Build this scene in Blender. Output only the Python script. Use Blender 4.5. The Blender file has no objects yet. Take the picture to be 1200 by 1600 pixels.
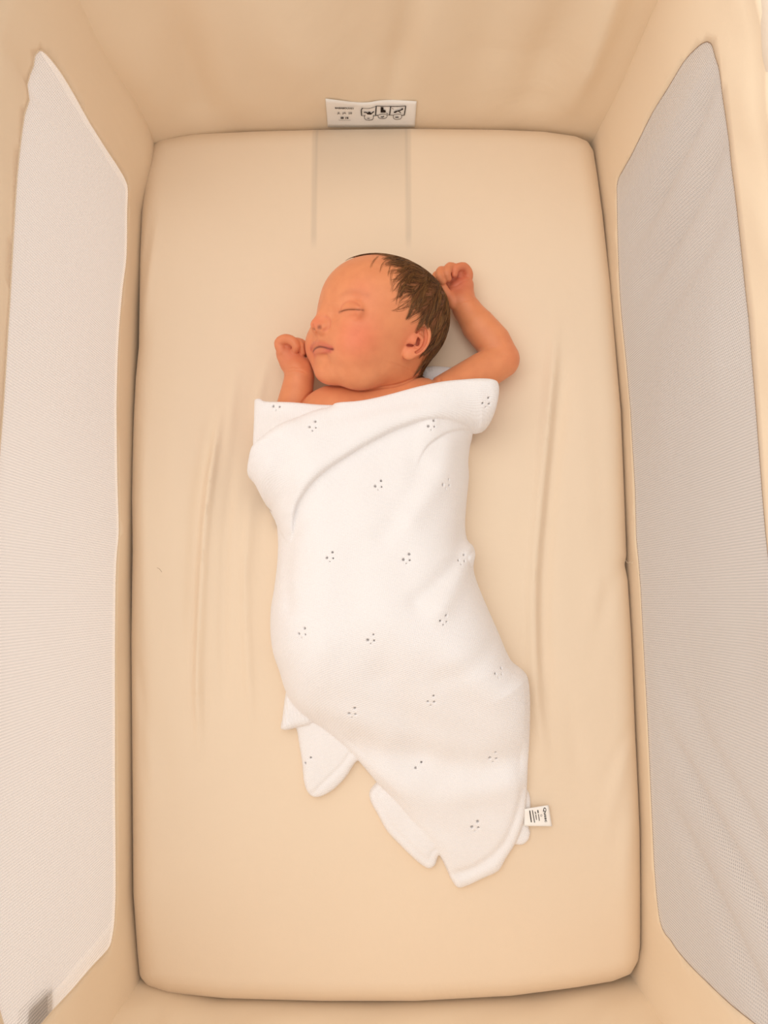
import bpy, bmesh, random
from mathutils import Vector, Matrix
from mathutils.geometry import delaunay_2d_cdt
import numpy as np, math
# ================================================================ camera, world, lights, exposure
SC=bpy.context.scene; COL=SC.collection
ZS=600.                                  # height of the sheet above the room floor, mm
GH=745.                                  # lens above the sheet, mm
def _fr():
    ty=math.radians(6.5); tx=10/1200.
    fw=Vector((tx,math.sin(ty),-math.cos(ty))).normalized(); r=fw.cross(Vector((0,1,0))).normalized(); return r,r.cross(fw),fw
_r,_u,_f=_fr()
cd=bpy.data.cameras.new('camera'); cam=bpy.data.objects.new('camera',cd); COL.objects.link(cam)
M=Matrix((_r,_u,-_f)).transposed().to_4x4(); M.translation=Vector((0,0,(GH+ZS)/1000)); cam.matrix_world=M
cd.sensor_fit='VERTICAL'; cd.sensor_height=36; cd.lens=36*1200/1600; cd.clip_start=.01; cd.clip_end=50
SC.camera=cam
W=bpy.data.worlds.new('daylit_room'); SC.world=W; W.use_nodes=True
W.node_tree.nodes['Background'].inputs[0].default_value=(1.0,.965,.93,1); W.node_tree.nodes['Background'].inputs[1].default_value=.98
def area(name,loc,target,size,power,col):
    l=bpy.data.lights.new(name,'AREA'); l.shape='RECTANGLE'; l.size,l.size_y=size; l.energy=power; l.color=col
    o=bpy.data.objects.new(name,l); COL.objects.link(o); o.location=loc
    o.rotation_euler=(Vector(target)-Vector(loc)).to_track_quat('-Z','Y').to_euler(); return o
area('window_daylight',(-.4,.3,2.2),(0,.05,.6),(1.5,1.5),14,(1,.975,.94))
area('window_daylight_low',(-1.8,-.1,.95),(0,0,.72),(1.6,1.0),20,(1,.98,.96))
SC.view_settings.view_transform='Standard'; SC.view_settings.look='None'; SC.view_settings.gamma=1; SC.view_settings.use_curve_mapping=False
SC.view_settings.exposure=-.26
#<GEO
import numpy as np, math
f32=np.float32
# ---------------------------------------------------------------- camera model (mm, origin under the lens on the sheet)
H=745.; FPX=1200.
def _cam():
    ty=math.radians(6.5); tx=10/1200.
    fw=np.array([tx,math.sin(ty),-math.cos(ty)]); fw/=np.linalg.norm(fw)
    r=np.cross(fw,[0,1.,0]); r/=np.linalg.norm(r); return r,np.cross(r,fw),fw
CR,CU,CW=_cam(); CAM=np.array([0,0,H])
def ray(px,py): return CW+CR*(px-600)/FPX+CU*(800-py)/FPX
def P(px,py,h):
    d=ray(px,py); return CAM+d*((h-H)/d[2])
def PX(px,py,X):
    d=ray(px,py); return CAM+d*(X/d[0])
def proj(p):
    q=np.asarray(p,dtype=float)-CAM; w=q@CW; return np.stack([600+FPX*(q@CR)/w, 800-FPX*(q@CU)/w],-1)
# ---------------------------------------------------------------- implicit surfaces on a grid
def smin(a,b,k):
    if k<=0: return np.minimum(a,b)
    h=np.maximum(k-np.abs(a-b),0)/k
    return np.minimum(a,b)-h*h*(k*.25)
def smax(a,b,k): return -smin(-a,-b,k)
class Field:
    def __init__(s,xs,ys,zs,big=40.):
        s.x,s.y,s.z=[np.asarray(v,f32) for v in (xs,ys,zs)]
        s.d=np.full((len(xs),len(ys),len(zs)),big,f32)
    def box(s,lo,hi,m):
        sl=[]
        for v,a,b in zip((s.x,s.y,s.z),lo,hi):
            i=max(0,np.searchsorted(v,a-m)-1); j=min(len(v),np.searchsorted(v,b+m)+1)
            if j<=i: return None
            sl.append(slice(i,j))
        return tuple(sl)
    def put(s,lo,hi,fn,op,k,m):
        sl=s.box(lo,hi,m)
        if sl is None: return
        X=s.x[sl[0]][:,None,None]; Y=s.y[sl[1]][None,:,None]; Z=s.z[sl[2]][None,None,:]
        d=fn(X,Y,Z).astype(f32)
        s.d[sl]=smin(s.d[sl],d,f32(k)) if op=='+' else smax(s.d[sl],-d,f32(k))
    def ell(s,c,r,ax=None,op='+',k=4.,pad=8.):
        c=np.asarray(c,float); r=np.asarray(r,float)
        A=np.eye(3) if ax is None else np.asarray(ax,float)
        e=np.sqrt(((A*r[:,None])**2).sum(0))
        def fn(X,Y,Z):
            x,y,z=X-c[0],Y-c[1],Z-c[2]
            q=[x*A[i,0]+y*A[i,1]+z*A[i,2] for i in range(3)]
            k0=np.sqrt(sum((q[i]/r[i])**2 for i in range(3)))
            k1=np.sqrt(sum((q[i]/r[i]**2)**2 for i in range(3)))+1e-9
            return k0*(k0-1)/k1
        s.put(c-e,c+e,fn,op,k,k+pad+(12 if k>6 else 0))
    def cone(s,a,b,ra,rb,op='+',k=3.,pad=5.):
        a=np.asarray(a,float); b=np.asarray(b,float); R=max(ra,rb); ba=b-a; L2=float(ba@ba)+1e-9
        def fn(X,Y,Z):
            x,y,z=X-a[0],Y-a[1],Z-a[2]
            t=np.clip((x*ba[0]+y*ba[1]+z*ba[2])/L2,0,1)
            return np.sqrt((x-t*ba[0])**2+(y-t*ba[1])**2+(z-t*ba[2])**2)-(ra+(rb-ra)*t)
        s.put(np.minimum(a,b)-R,np.maximum(a,b)+R,fn,op,k,k+pad)
    def chain(s,pts,rad,op='+',k=3.,pad=4.):
        p=np.asarray(pts,float); n=len(p); r=np.interp(np.linspace(0,1,n),np.linspace(0,1,len(rad)),rad) if not np.isscalar(rad) else np.full(n,float(rad))
        def fn(X,Y,Z):
            o=None
            for i in range(n-1):
                a=p[i]; ba=p[i+1]-a; L2=float(ba@ba)+1e-9; x,y,z=X-a[0],Y-a[1],Z-a[2]
                t=np.clip((x*ba[0]+y*ba[1]+z*ba[2])/L2,0,1)
                d=np.sqrt((x-t*ba[0])**2+(y-t*ba[1])**2+(z-t*ba[2])**2)-(r[i]+(r[i+1]-r[i])*t)
                o=d if o is None else np.minimum(o,d)
            return o
        s.put(p.min(0)-r.max(),p.max(0)+r.max(),fn,op,k,k+pad)
    def merge(s,o,k):
        s.d=smin(s.d,o.d,f32(k))
    def at(s,p):
        p=np.asarray(p,float); ix=[]; fr=[]
        for v,q in zip((s.x,s.y,s.z),(p[...,0],p[...,1],p[...,2])):
            i=np.clip(np.searchsorted(v,q)-1,0,len(v)-2); ix.append(i); fr.append(np.clip((q-v[i])/(v[i+1]-v[i]),0,1))
        o=0
        for a in (0,1):
            for b in (0,1):
                for c in (0,1):
                    w=(fr[0] if a else 1-fr[0])*(fr[1] if b else 1-fr[1])*(fr[2] if c else 1-fr[2])
                    o=o+w*s.d[ix[0]+a,ix[1]+b,ix[2]+c]
        return o
    def grad(s,p,e=.9):
        p=np.asarray(p,float); g=np.stack([s.at(p+np.eye(3)[i]*e)-s.at(p-np.eye(3)[i]*e) for i in range(3)],-1)
        return g/(np.linalg.norm(g,axis=-1,keepdims=True)+1e-9)
    def hit(s,px,py,off=0.,h1=None):
        """first surface point met by the line of sight through a photo pixel"""
        d=ray(px,py); d=d/np.linalg.norm(d); t0=((s.z[-1]-1)-H)/d[2]; t1=(2.-H)/d[2]
        t=np.arange(t0,t1,.4); p=CAM+d*t[:,None]; v=s.at(p); i=np.argmax(v<0)
        if v[i]>=0: return None
        if i>0: tt=t[i-1]+.4*v[i-1]/(v[i-1]-v[i]); q=CAM+d*tt
        else: q=p[0]
        return q+s.grad(q)*off
    def mesh(s):
        """surface nets"""
        D=s.d; S=D<0; n=D.shape
        c=np.zeros((n[0]-1,n[1]-1,n[2]-1),np.uint8)
        for a in (0,1):
            for b in (0,1):
                for e in (0,1): c+=S[a:n[0]-1+a,b:n[1]-1+b,e:n[2]-1+e]
        act=np.argwhere((c>0)&(c<8)); idx=np.full(c.shape,-1,np.int32); del c
        idx[act[:,0],act[:,1],act[:,2]]=np.arange(len(act))
        G=(s.x,s.y,s.z); acc=np.zeros((len(act),3)); cnt=np.zeros(len(act))
        for ax in range(3):
            o=[i for i in range(3) if i!=ax]
            for a in (0,1):
                for b in (0,1):
                    p=act.copy(); p[:,o[0]]+=a; p[:,o[1]]+=b; q=p.copy(); q[:,ax]+=1
                    v0=D[p[:,0],p[:,1],p[:,2]]; v1=D[q[:,0],q[:,1],q[:,2]]; m=(v0<0)!=(v1<0)
                    t=np.where(m,v0/(v0-v1+1e-12),0)
                    co=np.stack([G[i][p[:,i]] for i in range(3)],-1).astype(float)
                    co[:,ax]+=t*(G[ax][q[:,ax]]-G[ax][p[:,ax]])
                    acc[m]+=co[m]; cnt[m]+=1
        V=acc/cnt[:,None]; Fc=[]
        for ax in range(3):
            o=[i for i in range(3) if i!=ax]
            s0=[slice(None)]*3; s1=[slice(None)]*3; s0[ax]=slice(0,-1); s1[ax]=slice(1,None)
            for i in o: s0[i]=slice(1,-1); s1[i]=slice(1,-1)
            A=S[tuple(s0)]; B=S[tuple(s1)]; e=np.argwhere(A!=B); 
            if not len(e): continue
            neg=A[e[:,0],e[:,1],e[:,2]]
            for i in o: e[:,i]+=1
            def ci(da,db):
                r=e.copy(); r[:,o[0]]-=da; r[:,o[1]]-=db; return idx[r[:,0],r[:,1],r[:,2]]
            q=np.stack([ci(1,1),ci(0,1),ci(0,0),ci(1,0)],-1)
            flip=neg if ax!=1 else ~neg
            q[~flip]=q[~flip][:,::-1]; Fc.append(q)
        return V,np.concatenate(Fc)
def relax(V,Fq,it=2,lam=.5):
    E=np.concatenate([Fq[:,[i,(i+1)%4]] for i in range(4)]); n=len(V)
    a=np.concatenate([E[:,0],E[:,1]]); b=np.concatenate([E[:,1],E[:,0]]); deg=np.bincount(a,minlength=n)[:,None]+1e-9
    for j in range(it):
        for l in (lam,-lam*1.03) if it>1 else (lam,):
            m=np.stack([np.bincount(a,V[b,i],n) for i in range(3)],-1)/deg
            V=V+l*(m-V)
    return V
def spl(pts,n=8):
    """Catmull-Rom through points, n steps per span"""
    p=np.asarray(pts,float); p=np.vstack([2*p[0]-p[1],p,2*p[-1]-p[-2]]); o=[]
    for i in range(1,len(p)-2):
        for t in np.linspace(0,1,n,endpoint=False):
            o.append(.5*(2*p[i]+(p[i+1]-p[i-1])*t+(2*p[i-1]-5*p[i]+4*p[i+1]-p[i+2])*t*t+(3*p[i]-p[i-1]-3*p[i+1]+p[i+2])*t**3))
    o.append(p[-2]); return np.array(o)
def pdist(X,Y,poly,closed=True):
    """signed 2-D distance, positive inside the polygon; unsigned distance to an open line"""
    p=np.asarray(poly,float); q=np.roll(p,-1,0) if closed else p[1:]; p=p if closed else p[:-1]
    d=np.full(np.broadcast(X,Y).shape,1e9); ins=np.zeros(d.shape,bool)
    for a,b in zip(p,q):
        e=b-a; t=np.clip(((X-a[0])*e[0]+(Y-a[1])*e[1])/(e@e+1e-12),0,1)
        d=np.minimum(d,(X-a[0]-t*e[0])**2+(Y-a[1]-t*e[1])**2)
        if closed and a[1]!=b[1]:
            c=((a[1]>Y)!=(b[1]>Y))&(X<(b[0]-a[0])*(Y-a[1])/(b[1]-a[1])+a[0]); ins^=c
    d=np.sqrt(d); return np.where(ins,d,-d) if closed else d
# ---------------------------------------------------------------- the baby
HS=1.12
def hframe(phi,rho,tilt):
    p,r,t=np.radians([phi,rho,tilt])
    v=[np.array([-math.sin(p),0,math.cos(p)]),np.array([math.cos(p),0,math.sin(p)]),np.array([0,1.,0])]
    Rx=np.array([[1,0,0],[0,math.cos(t),-math.sin(t)],[0,math.sin(t),math.cos(t)]])
    Rz=np.array([[math.cos(r),math.sin(r),0],[-math.sin(r),math.cos(r),0],[0,0,1]])
    return [Rz@Rx@q for q in v]
HF,HL,HU=hframe(57,9,18); HC=P(592,497,57); HAX=np.array([HF,HL,HU])
def hp(f,l,u): return HC+HS*(HF*f+HL*l+HU*u)
def hloc(p): return ((np.asarray(p)-HC)/HS)@HAX.T
def build_baby(res=.75):
    ys=np.concatenate([np.arange(-260,165,3.5),np.arange(165,178,1.5),np.arange(178,352,res)])
    xs=np.concatenate([np.arange(-125,-108,3.),np.arange(-108,142,res),np.arange(142,160,3.)])
    zs=np.arange(-6,118,res)
    g=lambda: Field(xs,ys,zs)
    Hd=g(); E=lambda c,r,k=6.,op='+': Hd.ell(hp(*c),np.array(r)*HS,HAX,op,k)
    # skull, brow and jaw volumes (mm in head axes: forward, left, up)
    E((-5,0,7),(53,45,43),0); E((10,0,8),(40,40,37),10); E((-28,0,0),(31,37,38),12)
    E((18,0,-18),(33,39,34),14); E((4,0,-34),(36,35,24),14)
    E((30,20,-27),(20,20,21),10); E((31,-22,-28),(20,21,22),10)          # cheeks
    E((22,15,-46),(21,20,14),8); E((24,-13,-47),(21,19,14),8)            # jowls
    E((39,0,-49),(11,14,10),8)                                         # chin
    E((40,0,-30),(12,15,12),8)                                         # muzzle
    Hd.cone(hp(-20,0,-18),hp(-20,0,-62),27,27,k=14)
    E((39,0,0),(9,13,15),10)                                           # nose root
    # nose
    Hd.chain([hp(44,0,2),hp(49,0,-7),hp(54.5,0,-14)],[5*HS,5.4*HS,5.8*HS],k=8)
    E((50.5,6.6,-15.5),(6.4,5.0,5.2),3.5); E((50.5,-6.6,-15.5),(6.4,5.0,5.2),3.5)
    h=lambda x,y,o=0.: Hd.hit(x,y,o)
    K={}
    # closed eye
    Hd.ell(h(523,489,4.0),[5,5,6],None,'-',6.); Hd.ell(h(545,470,6.),[11,6,6],None,'-',7.)
    Hd.ell(h(549,481.5,-4.9),np.array([5.2,12.5,7])*HS,HAX,'+',6.)
    K['slit']=spl([h(529.5,488),h(535,485.6),h(541,484),h(549,483.3),h(558,483.7),h(568,484.6)],4)
    K['crease']=spl([h(532,483),h(535,476.5),h(540,472.3),h(547,470.5),h(555,472.5),h(562,477)],4)
    n=Hd.grad(K['slit']); Hd.chain(K['slit']+n*.35,[.3,.75,.8,.75,.3],'-',.8)
    n=Hd.grad(K['crease']); Hd.chain(K['crease']+n*.85,.95,'-',1.6)
    c=spl([h(531,490),h(537,494),h(545,495.5),h(554,494)],4); Hd.chain(c+Hd.grad(c)*1.7,1.3,'-',2.5)
    # nose
    K['ala']=spl([h(509,495),h(514,499),h(515.5,505),h(513.5,511.5),h(507,516)],4); Hd.chain(K['ala']+Hd.grad(K['ala'])*.75,1.1,'-',2.2)
    a,b=h(498.5,511.3),h(490,514.6)
    K['nostril']=np.array([a,b])
    Hd.cone(a+HU*-.6+HL*.8,a+HU*4+HF*1,2.1,1.2,'-',.8); Hd.cone(b+HU*-.4,b+HU*4+HF*1,1.5,.9,'-',.8)
    c=spl([h(496,521,),h(494,530)],4); Hd.chain(c+Hd.grad(c)*1.5,1.6,'-',2.)
    # mouth
    K['upper']=np.array([h(518,544.2,-.5),h(511,541.2,-.6),h(504,538.2,-.7),h(499,537.,-.8),h(494,537.6,-.8),h(489.5,540,-.6),h(486.5,545,-.4)])
    K['lower']=np.array([h(515.5,547.5,-.3),h(508,549,-.6),h(501,548.6,-.7),h(495,550,-.7),h(491,553,-.5)])
    K['mouth']=spl([h(520,546),h(513,544.2),h(506,542.2),h(499.5,541.9),h(494,544),h(490.5,547.5),h(489.4,550.5)],4)
    Hd.ell(h(506,556.5,4.6),[7,4.5,5],None,'-',5.)
    Hd.chain(K['upper'],[.6,1.2,1.7,1.9,1.9,1.5,.7],'+',2.6); Hd.chain(K['lower'],[.6,1.5,2.1,1.9,1.],'+',2.4)
    n=Hd.grad(K['mouth']); Hd.chain(K['mouth']+n*1.1,[.5,.8,.9,.8,.5],'-',1.0)
    Hd.ell(h(520.5,546.3,1.3),[1.6,1.6,1.6],None,'-',1.8)
    # ear
    N=HL*.9+HF*.42; N/=np.linalg.norm(N); Q0=h(637,541,1.4)
    def e(x,y,o=0.):
        d=ray(x,y); return CAM+d*(((Q0-CAM)@N)/(d@N))+N*o
    A=e(670,525)-Q0; A/=np.linalg.norm(A); B=np.cross(N,A)
    def e2(x,y): q=e(x,y)-Q0; return q@A,q@B
    out=[e2(*p) for p in spl([(651,508),(657,504.5),(664,505),(669.5,510),(672.5,518),(672.5,527),(670,537),(664,547),(657,554),(648,559.5),(639,561),(631,557),(628.5,549),(632,541),(637,534),(641,526),(645,516),(651,508)],3)[:-1]]
    def plate(X,Y,Z):
        q=[X-Q0[0],Y-Q0[1],Z-Q0[2]]; w=sum(q[i]*N[i] for i in range(3)); a=sum(q[i]*A[i] for i in range(3)); b=sum(q[i]*B[i] for i in range(3))
        d=-pdist(a,b,out); c=np.abs(w+.6)-1.7; r=1.3
        return np.minimum(np.maximum(d+r,c+r),0)+np.sqrt(np.maximum(d+r,0)**2+np.maximum(c+r,0)**2)-r
    m=e(650,533); Hd.put(m-24,m+24,plate,'+',1.2,2)
    Hd.cone(e(646,530,-2),e(642,532,-12),6,8,'+',3)
    hx=[e(*p,1.3) for p in spl([(643,527),(646.5,518),(652,510.5),(659,508),(665.5,511.3),(669,518.5),(669,527),(666.5,536),(661,545),(654,551.5),(646,556)],3)]
    Hd.chain(hx,list(np.interp(np.linspace(0,1,len(hx)),[0,.15,.5,.8,1],[1.4,2.3,2.5,2.2,1.4])),'+',.8)
    Hd.ell(e(640,552.5,.6),[6.5,5.2,2.8],[A,B,N],'+',1.5)
    ah=[e(*p,1.1) for p in spl([(650.5,522),(656,525.5),(660,530.5),(660.8,537),(657.5,543),(652,547.5),(646,547)],3)]
    Hd.chain(ah,1.9,'+',.6)
    Hd.chain([e(635,537,.6),e(639.5,531,.9)],[1.4,1.8],'+',1.5)
    Hd.chain([e(650,526.5,.6),e(651,531,0),e(651.5,536.5,0)],[1.6,3.0,2.4],'-',.8); Hd.chain([e(636.5,539.3,.8),e(643,539,0),e(651,537,-1)],[1.1,1.7,2.2],'-',.8)
    gr=[e(*p,1.9) for p in spl([(650,519),(654,515),(659,513.5),(663.5,517),(665,524),(664.3,532),(661.5,540),(656.5,546.5),(650,550.5)],3)]
    Hd.chain(gr,list(np.interp(np.linspace(0,1,len(gr)),[0,.3,.7,1],[1.3,2.0,1.8,1.3])),'-',.6)
    K['ear_in']=np.array([e(651,530,-1),e(652,536,-1),e(645,539,-.5),e(638,539,0)]); K['ear_gr']=np.array(gr); K['helix']=np.array(hx); K['ear']=e(650,533)
    # ---- arms
    def hand(F,palm,fing,k=1.0):
        for c,r,ax in palm: F.ell(c,r,ax,'+',5.)
        for pts,rad in fing: F.chain(spl([P(*p) for p in pts],3),list(np.interp(np.linspace(0,1,3*(len(pts)-1)+1),np.linspace(0,1,len(rad)),rad)),'+',k)
    La=g()
    La.chain([P(662,642,34),P(708,611,31),P(750,583,25),P(783,563,21)],[22,20,18.5,17.5],k=9)
    Lf=g(); Lf.chain([P(783,560,20),P(770,534,20),P(747,508,20),P(730,484,19)],[17,17.2,16.6,13.2],k=9)
    Lf.cone(P(730,484,19),P(722,472,20),13.,12.2,k=3)
    La.merge(Lf,2.5)
    u=P(716,440,20)-P(728,476,20); u/=np.linalg.norm(u); z=np.array([0,0,1.]); v=np.cross(u,z); v/=np.linalg.norm(v); w=np.cross(u,v)
    Lh=g()
    hand(Lh,[(P(721,460,19),[15,12.5,9.5],[u,v,w]),(P(719,447,19),[9,13.5,8],[u,v,w]),(P(707,470,24),[9,6,6.5],[u,v,w])],
      [([(729,442,18),(732,428,21),(725,417,26),(713,419,31),(710,429,32)],[4.8,4.6,4.3,3.8,3.1]),
       ([(720,440,19),(714,423,25),(703,417,32),(698,426,36),(700,435,34)],[4.8,4.6,4.5,4.2,3.5]),
       ([(710,441,20),(700,427,26),(689,423,32),(687,432,35),(692,440,33)],[4.8,4.5,4.3,4.1,3.4]),
       ([(702,446,20),(691,434,22),(682,430,26),(680,437,29)],[4.6,4.3,4.,3.4]),
       ([(707,468,24),(697,457,27),(692,447,29)],[5.2,4.6,3.8])])
    Lh.cone(P(728,481,19),P(723,468,19),11.8,11.5,k=3)
    La.merge(Lh,1.6); del Lh,Lf
    Ra=g()
    Ra.chain([P(448,690,32),P(458,640,31),P(464,612,31),P(468,590,32)],[19,16.5,15.2,14],k=8)
    Rh=g(); u=P(440,548,32)-P(468,582,32); u/=np.linalg.norm(u); v=np.cross(u,z); v/=np.linalg.norm(v); w=np.cross(u,v)
    hand(Rh,[(P(458,567,31),[14,12.5,10.5],[u,v,w]),(P(447,552,31),[10,9.5,9],[u,v,w]),(P(476,574,34),[9,7,7],[u,v,w])],
      [([(441,549,36),(437,536,38),(446,530,42),(457,533,44),(463,541,43),(461,547,40)],[5.4,5.2,4.9,4.5,4.1,3.5]),
       ([(446,550,33),(450,537,37),(462,535,40),(471,541,40),(473,550,37)],[5,4.7,4.4,4.,3.4]),
       ([(450,552,24),(455,536,26),(470,536,28),(479,545,28),(480,553,27)],[5,4.6,4.3,4,3.4]),
       ([(455,556,18),(463,543,20),(476,543,21),(483,551,22)],[4.8,4.4,4,3.4]),
       ([(478,573,34),(485,563,32),(486,554,30)],[5.4,4.6,3.8])])
    Rh.cone(P(467,590,32),P(464,578,32),13.5,12.5,k=2)
    Ra.merge(Rh,1.8); del Rh
    # ---- trunk and legs (mostly under the blanket)
    T=g()
    T.ell(P(592,690,31),[66,66,31]); T.ell(P(520,655,33),[34,30,26],k=14); T.ell(P(662,634,32),[30,26,25],k=12)
    T.ell(P(597,652,37),[76,36,26],k=8)
    T.ell(P(600,820,34),[58,70,32],k=20); T.ell(P(620,930,32),[50,42,30],k=14)
    T.chain([P(585,945,30),P(535,1000,32),P(555,1050,22),P(575,1080,16)],[24,19,13,9],k=8)
    T.chain([P(655,945,30),P(715,1000,30),P(715,1060,22),P(705,1090,16)],[24,19,13,9],k=8)
    T.chain([P(575,1080,16),P(600,1090,15)],[8,7],k=6); T.chain([P(705,1090,16),P(690,1110,14)],[8,7],k=6)
    def join(o,r):
        w=np.sqrt(T.d**2+o.d**2)-f32(r); T.merge(o,.6); T.d=smax(T.d,-w,f32(1.2))
    join(La,.9); join(Ra,.9); join(Hd,1.15)
    def groove(pts,r=.7,off=.35,k=1.2):
        c=spl([v for v in (T.hit(*q) for q in pts) if v is not None],4); T.chain(c+T.grad(c)*off,[r*.4,r,r,r,r*.4],'-',k)
    groove([(712,478),(722,471),(735,468.5)]); groove([(716,484),(722,479),(730,476)],.5)
    groove([(704,449),(714,446),(724,439),(733,437)],.7); groove([(737,557),(745,553),(752,551)],.9)
    groove([(450,574),(458,573),(467,575)],.6); groove([(448,581),(458,578),(470,579),(478,583)],.6)
    groove([(688,590),(687,596),(687,603),(690,612)],1.1,.3,1.6)
    # nothing sinks into the mattress
    K['F']=T; K['Hd']=Hd
    return K
# ---------------------------------------------------------------- the blanket
def PP(pts,h): return np.array([P(x,y,h)[:2] for x,y in pts])
def rpoly(pts,h,n=4): return PP(spl(list(pts)+[pts[0]],n)[:-1],h)
SIL=[(398,628),(404,560),(470,540),(600,540),(720,550),(778,585),(785,604),(780,630),(768,655),(752,664),(737,672),(738,690),(734,720),(735,745),(731,785),(729,820),(732,842),(741,852),(745,866),(742,885),(746,905),(760,940),(780,985),(800,1030),(818,1046),(828,1060),(832,1100),(832,1160),(830,1200),(828,1250),(823,1290),(812,1322),(795,1350),(783,1370),(758,1382),(735,1393),(718,1397),(708,1385),(700,1368),(688,1345),(660,1310),(620,1262),(585,1225),(560,1195),(530,1165),(500,1140),(472,1122),(452,1100),(441,1075),(434,1050),(424,1020),(420,985),(421,950),(426,920),(431,880),(432,840),(430,800),(418,770),(400,750),(385,730),(381,715),(385,700),(398,685),(398,650)]
TOPCUT=[(380,622),(400,617),(412,624),(432,627),(465,630),(497,633),(530,634),(560,632),(590,626),(620,618),(655,608),(690,600),(720,596),(750,593.5),(775,594),(790,600)]
B_FOLD=[(404,686),(430,668),(470,650),(497,640),(520,633),(545,600),(600,590),(700,560),(760,575),(779,590),(784,604),(781,628),(775,646),(767,657),(757,662),(745,661),(730,657.5),(700,655),(680,656),(655,660),(620,672),(590,687),(560,704),(520,730),(495,750),(478,768),(463,790),(457,810),(455,835),(448,850),(440,842),(425,820),(408,790),(392,752),(380,735),(386,712),(392,698)]
C_FOLD=[(660,640),(757,650),(757,663),(742,663),(722,667),(700,676),(682,688),(668,700),(658,716),(650,735),(640,745),(625,730),(620,690)]
TAIL1=[(452,1085),(446,1110),(455,1130),(462,1142),(466,1165),(471,1195),(474,1225),(482,1243),(497,1248),(520,1237),(540,1217),(557,1192),(580,1180),(560,1130),(500,1090)]
TAIL1B=[(446,1075),(442,1100),(439,1125),(437,1139),(446,1143),(463,1139),(490,1130),(490,1090)]
TAIL2=[(600,1215),(585,1228),(577,1240),(579,1255),(590,1275),(605,1302),(627,1325),(650,1347),(665,1358),(674,1359),(682,1352),(686,1340),(700,1320),(660,1250)]
TAIL3=[(815,1225),(828,1240),(831,1262),(828,1290),(830,1302),(826,1315),(812,1322),(790,1310),(790,1240)]
NAPE=[(655,575),(672,571),(690,571),(708,574),(722,582),(728,600),(700,625),(655,615)]
HOLES=[(432,632),(489,664),(675,663),(760,628),(592,757),(698,755),(516,869),(636,872),(722,873),(472,988),(580,998),(694,968),(551,1113),(674,1094),(780,1050),(771,1182),(655,1197),(743,1290),(482,1190)]
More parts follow.
